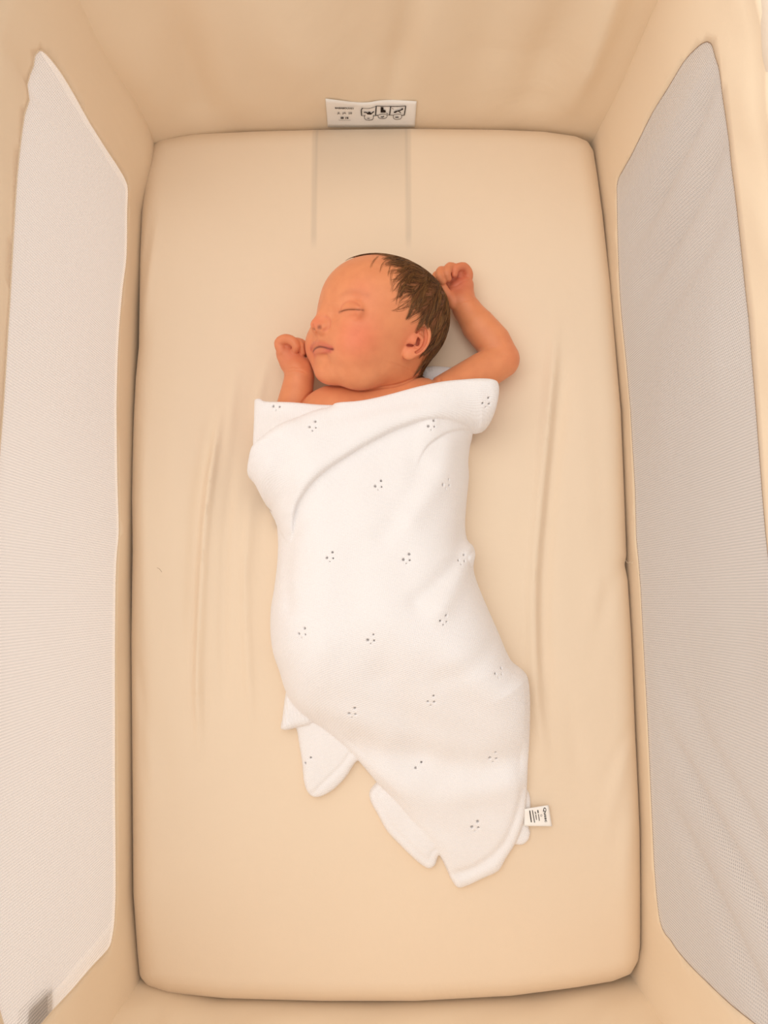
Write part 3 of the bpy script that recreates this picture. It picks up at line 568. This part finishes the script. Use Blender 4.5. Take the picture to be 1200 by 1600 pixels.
def side_panel(fx,pix,Y0,Y1,sgn,crib,nm):
    win=np.array([yh(x,y,fx) for x,y in pix]); win=spl(np.vstack([win,win[:1]]),3)[:-1]
    if pdist(np.array([0.]),np.array([0.]),win) is None: pass
    gy,gh=np.meshgrid(np.arange(Y0+6,Y1-3,7.),np.arange(HBOT+6,HTOP-3,7.),indexing='ij')
    d=pdist(gy,gh,win); keep=np.abs(d)>3.2
    pts=[Vector(p) for p in win]; nb=len(pts); edges=[(i,(i+1)%nb) for i in range(nb)]
    oy=np.concatenate([np.arange(Y0,Y1,10.),np.full(35,Y1)[:0]]); rim=[]
    for y in np.arange(Y0,Y1+.1,10.): rim+= [(min(y,Y1),HBOT)]
    rim+=[(Y1,h) for h in np.arange(HBOT,HTOP,10.)][0:]; rim+=[(y,HTOP) for y in np.arange(Y1,Y0,-10.)]; rim+=[(Y0,h) for h in np.arange(HTOP,HBOT,-10.)]
    r2=[];
    for p in rim:
        if not r2 or math.hypot(p[0]-r2[-1][0],p[1]-r2[-1][1])>.5: r2.append(p)
    if math.hypot(r2[0][0]-r2[-1][0],r2[0][1]-r2[-1][1])<.5: r2.pop()
    k=len(pts); pts+=[Vector(p) for p in r2]; edges+=[(k+i,k+(i+1)%len(r2)) for i in range(len(r2))]
    pts+=[Vector((a,b)) for a,b in zip(gy[keep],gh[keep])]
    v,e,f,_,_,_=delaunay_2d_cdt(pts,edges,[],1,1e-4)
    v=np.array([tuple(q) for q in v]); f=[tuple(t) for t in f]
    cen=np.array([v[list(t)].mean(0) for t in f]); ins=pdist(cen[:,0],cen[:,1],win)>0
    X=fx(v[:,0],v[:,1]); V=np.stack([X,v[:,0],v[:,1]],-1); obs=[]
    for flag,name,m,th in ((False,'side_panel',M_WALL,2.5),(True,'mesh_window',M_MESH,0)):
        ff=[t if sgn>0 else t[::-1] for t,i in zip(f,ins) if bool(i)==flag]
        used=sorted({i for t in ff for i in t}); mp={a:b for b,a in enumerate(used)}
        VV=V[used].copy()
        o=mesh_obj(name,VV,[tuple(mp[i] for i in t) for t in ff],m,crib)
        if th:
            # turn faces so that the cloth thickens away from the bed
            md=o.modifiers.new('cloth','SOLIDIFY'); md.thickness=th/1000; md.offset=-1
        uvl=o.data.uv_layers.new(name='UVMap'); vi=np.zeros(len(o.data.loops),np.int32); o.data.loops.foreach_get('vertex_index',vi)
        uvl.data.foreach_set('uv',(v[used][vi]/1000.).astype(np.float32).ravel()); obs.append(o)
    # piping round the window, a hair inside the bed
    ring=np.stack([fx(win[:,0],win[:,1])-sgn*.4,win[:,0],win[:,1]],-1); ring=np.vstack([ring,ring[:1]])
    V2,Q2=tubes([ring],[.75 if nm=='l' else .55],6); obs.append(mesh_obj('piping',V2,Q2,M_PIPE if nm=='l' else M_SEAM,crib))
    return obs
crib=empty('bedside_crib',(0,60,-ZS)); tag(crib,'beige fabric bedside crib with mesh side windows and cream top rail','crib')
YH=lambda X:np.interp(X,[-260,-238,-200,-150,0,150,200,229,260],[468,470,481,489,495,494,489,484,480])
YF=lambda X:np.interp(X,[-240,-218,-150,0,150,243,260],[-350,-354,-370,-375,-371,-357,-354])
lp=side_panel(left_x,LM,-362.,490.,1,crib,'l'); rp=side_panel(right_x,RM,-364.,500.,-1,crib,'r')
def end_panel(fy,x0,x1,sgn,rel,name):
    xs=np.linspace(0,1,90); hs=np.linspace(HBOT,HTOP,72); A,Hh=np.meshgrid(xs,hs,indexing='ij'); xl=x0(Hh)-7; xr=x1(Hh)+7; X=xl+(xr-xl)*A
    Y=fy(X)+rel(X,Hh); V=np.stack([X,Y,Hh],-1).reshape(-1,3); n=len(hs); i,j=np.meshgrid(np.arange(89),np.arange(n-1),indexing='ij'); b=i*n+j
    Q=np.stack([b,b+n,b+n+1,b+1],-1).reshape(-1,4); Q=Q if sgn>0 else Q[:,::-1]
    o=mesh_obj(name,V,Q,M_WALL,crib); md=o.modifiers.new('cloth','SOLIDIFY'); md.thickness=.0025; md.offset=-1; return o
def head_rel(X,h):
    k=np.clip(h/90,0,1); u=np.clip((h+10)/40,0,1)
    return k*.02*h+2.7*u*(5*np.exp(-((X+178)/20)**2)*np.exp(-((h-70)/70)**2)-4*np.exp(-((X+140)/26)**2)*k+3.*np.exp(-((X-10-.12*h)/11)**2)*k-2.5*np.exp(-((X+60)/40)**2)*k+3.5*np.exp(-((X-150-.10*h)/22)**2)*k-4*np.exp(-((X-192)/12)**2)*k+2.5*np.exp(-((X-95)/26)**2)*k+1.5*np.sin(X*.045+h*.02)*k)
def foot_rel(X,h):
    k=np.clip((h+5)/30,0,1); return -k*.02*h+k*(-3*np.exp(-((X+195)/10)**2)+2.5*np.exp(-((X+178)/9)**2)+2.5*np.exp(-((X-215+.4*h)/9)**2)-2*np.exp(-((X-190+.3*h)/12)**2)+1.2*np.sin(X*.06+h*.07))
hp_=end_panel(YH,lambda h:left_x(471.+0*h,h),lambda h:right_x(485.+0*h,h),1,head_rel,'head_panel')
fp_=end_panel(YF,lambda h:left_x(-355.+0*h,h),lambda h:right_x(-357.+0*h,h),-1,foot_rel,'foot_panel')
def rail_loop():
    p=[]
    for Y in np.linspace(-330,440,30): p.append((float(left_x(np.array(Y),np.array(HTOP)))-16,Y))
    for X in np.linspace(-215,205,20): p.append((X,float(YH(X)+head_rel(X,HTOP))+16))
    for Y in np.linspace(455,-330,30): p.append((float(right_x(np.array(Y),np.array(HTOP)))+16,Y))
    for X in np.linspace(215,-195,20): p.append((X,float(YF(X)+foot_rel(X,HTOP))-16))
    p=np.array(p); k=np.array([1,2,3,2,1.]); k/=k.sum(); q=np.stack([np.convolve(np.concatenate([p[-2:,i],p[:,i],p[:2,i]]),k,'valid') for i in (0,1)],-1); return q
def sweep(loop,sect,name,m,parent,wob=0):
    n=len(loop); t=np.roll(loop,-1,0)-np.roll(loop,1,0); t/=np.linalg.norm(t,axis=1,keepdims=True); nr=np.stack([-t[:,1],t[:,0]],-1)
    s=np.asarray(sect,float); k=len(s); V=np.zeros((n,k,3)); a=1+wob*np.sin(np.arange(n)*1.7)[:,None]*np.cos(np.arange(k)*1.1)[None]
    V[:,:,0]=loop[:,0:1]+nr[:,0:1]*s[None,:,0]*a; V[:,:,1]=loop[:,1:2]+nr[:,1:2]*s[None,:,0]*a; V[:,:,2]=s[None,:,1]
    i,j=np.meshgrid(np.arange(n),np.arange(k),indexing='ij'); i2=(i+1)%n; j2=(j+1)%k
    Q=np.stack([i*k+j,i2*k+j,i2*k+j2,i*k+j2],-1).reshape(-1,4); return mesh_obj(name,V.reshape(-1,3),Q,m,parent)
RL=rail_loop()
sweep(spl(np.vstack([RL,RL[:1]]),2)[:-1],[(16*math.copysign(abs(math.cos(a))**.7,math.cos(a)),HTOP+2+15*math.copysign(abs(math.sin(a))**.8,math.sin(a))) for a in np.arange(20)*math.pi/10],'top_rail',M_RAIL,crib,.05)
# base board under the mattress and legs to the floor
base=[(x,y,z) for z in (-74,-63) for x,y in ((-236,-362),(252,-362),(246,488),(-240,478))]
mesh_obj('base_board',base,[(0,3,2,1),(4,5,6,7),(0,1,5,4),(1,2,6,5),(2,3,7,6),(3,0,4,7)],M_BASE,crib,smooth=False)
for x,y in ((-272,-345),(288,-345),(280,470),(-272,460)):
    V,Q=tubes([[(x,y,-598),(x,y,-597.5),(x,y,-200),(x,y,100),(x,y,275.5),(x,y,276)]],[(0,11,11,11,11,0)],12); mesh_obj('leg',V,Q,M_RAIL,crib)
# dark grey webbing patch of the outer frame, seen through the left window at the foot end
a=[yh(x,y,left_x) for x,y in ((81,1545),(45,1578),(38,1640),(81,1640))]
V=[(float(left_x(np.array(Y),np.array(h)))-o,Y,h) for o in (3,7) for Y,h in a]
mesh_obj('outer_strap',V,[(0,1,2,3),(7,6,5,4),(0,4,5,1),(1,5,6,2),(2,6,7,3),(3,7,4,0)],M_DARK,crib,smooth=False)
# care label sewn to the head panel
def on_head(px,py,off):
    Y=492.
    for _ in range(8):
        d=ray(px,py); q=CAM+d*(Y/d[1]); Y=float(YH(q[0])+head_rel(q[0],q[2]))-off
    return q
def tagrow(a,b,bend):
    return lambda u,v:(a[0]+(b[0]-a[0])*u,0)
U=np.linspace(0,1,41); Vv=np.linspace(0,1,9); top=spl([(508.5,154.5),(525,156.5),(545,159),(562,160.5),(578,160),(592,157.5),(612,156.5),(632,157.5),(651,158.5)],5)
bot=spl([(512,199),(545,199),(580,199),(615,199),(648,199)],10)
G_=[on_head(top[i,0]*(1-v)+bot[i,0]*v,top[i,1]*(1-v)+bot[i,1]*v,1.2+.5*math.sin(i*.35)*(1-v)) for i in range(41) for v in Vv]
i,j=np.meshgrid(np.arange(40),np.arange(8),indexing='ij'); b=i*9+j
lab=mesh_obj('care_label',np.array(G_),np.stack([b,b+1,b+10,b+9],-1).reshape(-1,4),M_TAG,crib); lab['label']='white printed label'
md=lab.modifiers.new('tape','SOLIDIFY'); md.thickness=.0004; md.offset=-1
def text_poly(s,bold=0):
    c=bpy.data.curves.new('t','FONT'); c.body=s; c.size=1; c.resolution_u=3; c.offset=bold; o=bpy.data.objects.new('t',c); COL.objects.link(o)
    dg=bpy.context.evaluated_depsgraph_get(); me=bpy.data.meshes.new_from_object(o.evaluated_get(dg)); V=np.array([v.co[:2] for v in me.vertices]).reshape(-1,2); F_=[tuple(p.vertices) for p in me.polygons]
    bpy.data.objects.remove(o); bpy.data.meshes.remove(me); V=(V-V.min(0))/np.maximum(V.max(0)-V.min(0),1e-6); return V,F_
class Ink:
    def __init__(s,f): s.V=[];s.F=[];s.f=f
    def line(s,p,r):
        p=spl(p,3) if len(p)>2 else np.array([np.array(p[0])*(1-t)+np.array(p[1])*t for t in np.linspace(0,1,5)],float); t=np.gradient(p,axis=0); t/=np.linalg.norm(t,axis=1,keepdims=True)+1e-9; nn=np.stack([-t[:,1],t[:,0]],-1)
        k=len(s.V); n=len(p); s.V+= [s.f(*(q)) for q in np.vstack([p+nn*r,p-nn*r])]; s.F+=[(k+i,k+i+1,k+n+i+1,k+n+i) for i in range(n-1)]
    def poly(s,p): k=len(s.V); s.V+=[s.f(*q) for q in p]; s.F.append(tuple(range(k,k+len(p))))
    def blob(s,c,r): s.poly([(c[0]+r*math.cos(a),c[1]+r*math.sin(a)) for a in np.arange(10)*math.pi/5])
    def text(s,t,o,ux,uy,bold=0):
        V,F_=text_poly(t,bold); k=len(s.V); s.V+=[s.f(o[0]+ux[0]*a+uy[0]*b_,o[1]+ux[1]*a+uy[1]*b_) for a,b_ in V]; s.F+=[tuple(k+i for i in q) for q in F_]
    def build(s,name,parent): return mesh_obj(name,np.array(s.V),s.F,M_INK,parent,smooth=False)
ik=Ink(lambda x,y:on_head(x,y,2.1))
for p,r in (([(565,181),(564.6,171.5),(567,169.3)],.75),([(566.5,169.4),(575,169.9),(583,168),(588,165.9)],.3),([(588,165.8),(586.8,180)],.8),([(588,165.8),(599,166.3),(610.5,166.3)],.45),([(610.6,166.3),(608.6,180.2)],.75),
    ([(610.6,166.4),(622,166.4),(634,165.8)],.55),([(634,165.8),(631.7,180.4)],.75),([(565,181),(570,181)],.3),([(583.5,181.3),(591,180.3)],.4),([(604.5,179.8),(614.5,180.2)],.4),([(627,180.6),(631.8,180.2)],.5),
    ([(570.5,179.5),(569.3,184),(571.8,187.3),(577,188),(582,187),(583.6,183),(583.2,180)],.35),([(591,180),(591.3,183.8),(595,185.4),(601.5,185.2),(604.8,182.5),(604.2,179.4),(598,178.4),(591.5,179.8)],.35),
    ([(615,179.5),(614.4,184),(618,186.7),(624,186.4),(627.4,184),(627,179.3),(620,178.6),(615,179.5)],.35),([(568.4,175.9),(572,176),(575.5,178)],.7),([(573.5,177.6),(580.5,178)],1.2),([(580,178),(584.3,174.4)],.7),
    ([(615.3,175.8),(619.5,175)],.95),([(618,174.5),(623.5,173.2),(628.5,171)],.9),([(622.5,173.6),(626.4,176.6)],.6),([(573.8,185),(577.5,185.2)],.5),([(595,182.8),(598,182.9),(600.2,181.6)],.6),([(617.7,183.4),(622.7,183.2)],.7),([(612.2,169),(615.2,170.8)],.3),([(603.5,176.6),(606,178)],.4)): ik.line(p,r)
ik.blob((577,176.6),2.0); ik.blob((628.6,170.6),1.4); ik.blob((617,175.3),1.3); ik.poly([(595,167.4),(599,167.6),(599.4,171.6),(602.6,172.6),(602.6,176),(594.6,176)])
ik.text('BABABOUVET',(523.7,170.2),(29.5,.9),(0,-2.5),.03); ik.text('JL  JA  28',(527,179),(23,.3),(0,-3.6),.01); ik.text('28',(532,186),(5,0),(0,-3),.05); ik.text('14',(539.8,186),(4.6,0),(0,-3),.05); ik.line([(529,188),(548,188)],.15)
ik.build('printed_marks',lab)
# ================================================================ mattress, baby, blanket
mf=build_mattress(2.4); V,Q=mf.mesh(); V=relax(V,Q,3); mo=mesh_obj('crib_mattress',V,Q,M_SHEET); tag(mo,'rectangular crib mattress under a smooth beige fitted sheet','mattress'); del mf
BF=build_baby(.75); F=BF['F']; V,Q=F.mesh(); V=relax(V,Q,2)
body=mesh_obj('person',V,Q,M_SKIN); tag(body,'sleeping newborn with bare shoulders, dark hair and both arms bent, head turned aside','person')
def near(V,pts,r,seg=True):
    pts=np.atleast_2d(pts); d=np.full(len(V),1e9)
    if len(pts)==1: d=((V-pts[0])**2).sum(1)
    for a,b_ in zip(pts[:-1],pts[1:]):
        e=b_-a; t=np.clip(((V-a)@e)/(e@e+1e-9),0,1)[:,None]; d=np.minimum(d,((V-a-t*e)**2).sum(1))
    return np.exp(-d/(r*r))
UU=[-60,-42,-37,-27,-18,-8,0,3,11,18,25,36,41,60]; FF=[-28,-30,-34,-31,-29,-23,-18,-12,-5,3,8,7,8,8]
def hair_dens(q):
    f,l,u=q[:,0],q[:,1],q[:,2]; f0=np.interp(u,UU,FF); top=np.clip((u-25)/14,0,1)*np.clip((8-l)/9,0,1); f0=f0+top*18
    return np.clip((f0-f)/7+.25,0,1)*np.where(u<-40,0,1)
def tint(V):
    C=np.tile(np.array(SKIN_A),(len(V),1)); T_=lambda m,c: C.__imul__(1-m[:,None]).__iadd__(m[:,None]*np.array(c))
    q=hloc(V); headm=np.abs(BF['Hd'].at(V))<1.2
    red=lin(226,112,84)[:3]; dr=lin(196,92,72)[:3]
    T_(near(V,BF['F'].hit(560,525)[None],20)*.55,red); T_(near(V,BF['F'].hit(485,548)[None],12)*.35,red); T_(near(V,BF['F'].hit(500,595)[None],11)*.25,red)
    T_(near(V,BF['F'].hit(494,503)[None],8)*.45,red); T_(near(V,BF['F'].hit(565,455)[None],12)*.2,red)
    T_(near(V,BF['ear'][None],14)*.45,red); T_(near(V,BF['ear_in'],2.4)*.8,lin(150,40,34)[:3]); T_(near(V,BF['ear_gr'],1.4)*.5,lin(160,50,40)[:3])  # ear redness, then shade of its hollow and groove put into the colour
    T_(near(V,np.array([P(716,436,26),P(716,458,20)]),15)*.7,dr); T_(near(V,np.array([P(450,538,32),P(458,560,32)]),14)*.6,dr); T_(near(V,P(465,600,30)[None],16)*.2,dr)
    T_(near(V,P(795,555,22)[None],14)*.25,red)
    T_(near(V,BF['upper'],2.5)*.85,lin(190,76,70)[:3]); T_(near(V,BF['lower'],2.4)*.8,lin(200,86,78)[:3]); T_(near(V,BF['mouth'],1.0)*.85,lin(96,26,22)[:3])
    T_(near(V,BF['crease'],.9)*.35,dr); T_(near(V,BF['slit'],1.1)*.6,lin(150,76,52)[:3]); T_(near(V,BF['nostril'][:1],2.0)*.9,lin(80,22,16)[:3]); T_(near(V,BF['nostril'][1:],1.5)*.9,lin(80,22,16)[:3]); T_(near(V,BF['ala'],1.2)*.45,dr)  # nostril holes and nose-wing creases carry painted shade in the skin colour
    brow=np.array([F.hit(x,y) for x,y in ((536,460),(548,455),(562,456),(574,462))]); T_(near(V,brow,2.6)*.14,lin(150,84,54)[:3])
    T_(np.where(headm,hair_dens(q),0)*.88*(V[:,2]>0),lin(116,70,36)[:3]); return C
SKIN_A=lin(224,144,98)[:3]
cc=tint(V); al=body.data.color_attributes.new('tint','FLOAT_COLOR','POINT'); al.data.foreach_set('color',np.hstack([cc,np.ones((len(cc),1))]).astype(np.float32).ravel())
# hair: short tapered strands combed out of a whorl at the back of the head, gathered in locks
def hair():
    rs=np.random.RandomState(4); q=hloc(V); ok=(np.abs(BF['Hd'].at(V))<1.2)&(V[:,2]>6); dn=hair_dens(q)*ok
    dn*=np.where(near(V,BF['ear'][None],14)>.42,0,1)
    nn=F.grad(V); cand=np.where(rs.rand(len(V))<dn**1.3*.12)[0]; cand=cand[rs.permutation(len(cand))][:9500]
    gd=cand[:420]; idx=np.concatenate([gd,cand]); p=V[idx].copy(); whorl=hp(-44,8,22); st=9; L=rs.uniform(.75,1.25,len(p))*np.interp(hloc(p)[:,0],[-60,-20,10],[17,19,13])
    ph=rs.rand(len(p))*6.28; pts=[p+nn[idx]*.15]; cur=p
    for k in range(st):
        g=F.grad(cur,1.2); d=cur-whorl; d/=np.linalg.norm(d,axis=1,keepdims=True)+1e-9
        ql=hloc(cur); side=np.clip(ql[:,1]/25,-1,1)[:,None]
        d=d*1.0+(-HU)*(.35+.09*k)+HF*np.clip((ql[:,2:3]-5)/40,0,.6)
        wv=np.sin(hloc(cur)@[.28,.2,.33]*1.0+k*.35)[:,None]*np.cross(g,d)*.55
        d=d+wv; d=d-g*(d*g).sum(1,keepdims=True); d/=np.linalg.norm(d,axis=1,keepdims=True)+1e-9
        cur=cur+d*(L/st)[:,None]; s=F.at(cur); off=.35+.75*math.sin(math.pi*(k+1)/st*.8); cur=cur-F.grad(cur,1.2)*(s-off)[:,None]*.9; pts.append(cur.copy())
    A_=np.stack(pts,1); Gd=A_[:420]; S=A_[420:]; own=np.array([np.argmin(((Gd[:,0]-a)**2).sum(1)) for a in S[:,0]])
    w=np.linspace(0,1,st+1)[None,:,None]**1.2*.66; S=S*(1-w)+(Gd[own]+(S[:,:1]-Gd[own][:,:1])*.12)*w
    dh=np.min(((S[:,:,None]-BF['helix'][None,None,::2])**2).sum(-1),axis=(1,2)); S=S[dh>2.9**2]; P_=[s for s in S]; R_=[(.17*r,.15*r,.05) for r in rs.uniform(.8,1.25,len(S))]
    for k in range(9): # flyaways on the crown
        a=F.hit(596+rs.uniform(-6,12),397.5) 
        if a is None: continue
        n=F.grad(a); t=HU*.55-HF*rs.uniform(-.3,.5)+n*.4; b_=a+t*4; c=b_+(HU*.6+HF*rs.uniform(-.6,.8))*rs.uniform(3,6); P_.append(spl([a,b_,c,c+HF*rs.uniform(-1,3)],4)); R_.append((.12,.1,.05))
    for (x,y),(x2,y2),(x3,y3) in (((628,440),(622,458),(619,476)),((630,448),(626,466),(622,486)),((640,470),(630,474),(616,484)),((632,455),(622,464),(612,470)),((640,478),(628,484),(612,487)),((605,405),(598,414),(594,426)),((615,404),(608,418),(606,432)),((590,401),(584,408),(580,418)),((622,412),(612,428),(610,446)),((626,425),(616,440),(612,458))):
        for r in range(5):
            j=lambda:rs.uniform(-2.5,2.5)
            c=[F.hit(x+j(),y+j(),.2),F.hit(x2+j(),y2+j(),.5),F.hit(x3+j(),y3+j(),.2)]
            if all(v is not None for v in c): P_.append(spl(c,3)); R_.append((.09,.08,.03))
    VV,QQ=tubes(P_,R_,3); return mesh_obj('hair',VV,QQ,M_HAIR,body)
hr=hair()
# eyelashes along the closed lid
rs=np.random.RandomState(2); sl=BF['slit']; nn=F.grad(sl,1.2); pa=[sl[1:]+nn[1:]*.05]; ra=[(.1,.2,.22,.2,.1)]
for k in range(34):
    i=rs.randint(3,len(sl)-1); a=sl[i]+nn[i]*.1; pa.append(np.array([a,a+nn[i]*.3-HU*.5+HL*.2,a+nn[i]*.4-HU*.9+HL*(.3+.2*rs.rand())])); ra.append((.07,.03))
VV,QQ=tubes(pa,ra,4); mesh_obj('eyelashes',VV,QQ,M_HAIR,body)
# blanket
B,_D=build_blanket(.85); V2,Q2=B.mesh(); V2=relax(V2,Q2,2); bo=mesh_obj('knitted_blanket',V2,Q2,M_KNIT); tag(bo,'white pointelle knit blanket wrapped round the sleeping newborn','blanket')
ang=.12+.25*np.clip((60-V2[:,1])/250,0,1); wv=np.stack([(V2[:,0]*np.cos(ang)+V2[:,1]*np.sin(ang)),(-V2[:,0]*np.sin(ang)+V2[:,1]*np.cos(ang)-V2[:,2]*.5),V2[:,2]],-1)/1000.
at=bo.data.attributes.new('weave','FLOAT_VECTOR','POINT'); at.data.vector if False else at.data.foreach_set('vector',wv.astype(np.float32).ravel())
# blanket tag
def on_tag(x,y,o=0.):
    t=np.clip((x-823)/40,0,1); return P(x,y,8.5-4*t*t+.6*math.sin(y*.2)+o)
tc=[(819,1264),(857,1257.8),(862.6,1291.2),(819,1290.5)]; g=[]
for i in range(13):
    for j in range(9):
        u,v=i/12,j/8; a=np.array(tc[0])*(1-u)+np.array(tc[1])*u; c=np.array(tc[3])*(1-u)+np.array(tc[2])*u; q=a*(1-v)+c*v; g.append(on_tag(*q))
i,j=np.meshgrid(np.arange(12),np.arange(8),indexing='ij'); b=i*9+j
bt=mesh_obj('care_tag',np.array(g),np.stack([b,b+1,b+10,b+9],-1).reshape(-1,4),M_TAG,bo); bt['label']='small white printed tag'; md=bt.modifiers.new('tape','SOLIDIFY'); md.thickness=.0005; md.offset=0
ik=Ink(lambda x,y:on_tag(x,y,.55))
for a,c,r in (((827.7,1266.5),(830.3,1284.8),.8),((831.8,1266),(835.4,1285.3),.6),((836,1268.3),(837.3,1272),.6),((837.2,1273),(838.4,1281),.55),((840.3,1265.8),(841,1270.5),.8),((841.3,1272),(842.8,1282.5),.5)): ik.line([a,c],r)
for k in range(9): ik.line([(845.8+1.3*math.cos(k*.7),1274.2+1.6*math.sin(k*.7)),(845.8+1.3*math.cos(k*.7+.7),1274.2+1.6*math.sin(k*.7+.7))],.2)
ik.text('Qussc',(847.9,1262.2),(2.9,22.6),(5.2,-.7),.02); ik.build('printed_marks',bt)
# loose threads
def thread(pts,lbl,m):
    p=spl([P(x,y,h) for x,y,h in pts],6); VV,QQ=tubes([p],[.16],5); o=mesh_obj('loose_thread',VV,QQ,m); tag(o,lbl,'thread')
thread([(231,889,.6),(236,887,.8),(243,886.5,.8),(249,889,.7),(253,894,.5)],'fine dark curved thread lying on the left side of the beige sheet',M_SEAM)
thread([(977,875,-2),(981,880,2),(984,878,5),(987,880,6),(990,877,6)],'pale thread end sticking out between mattress and right side panel',M_PIPE)
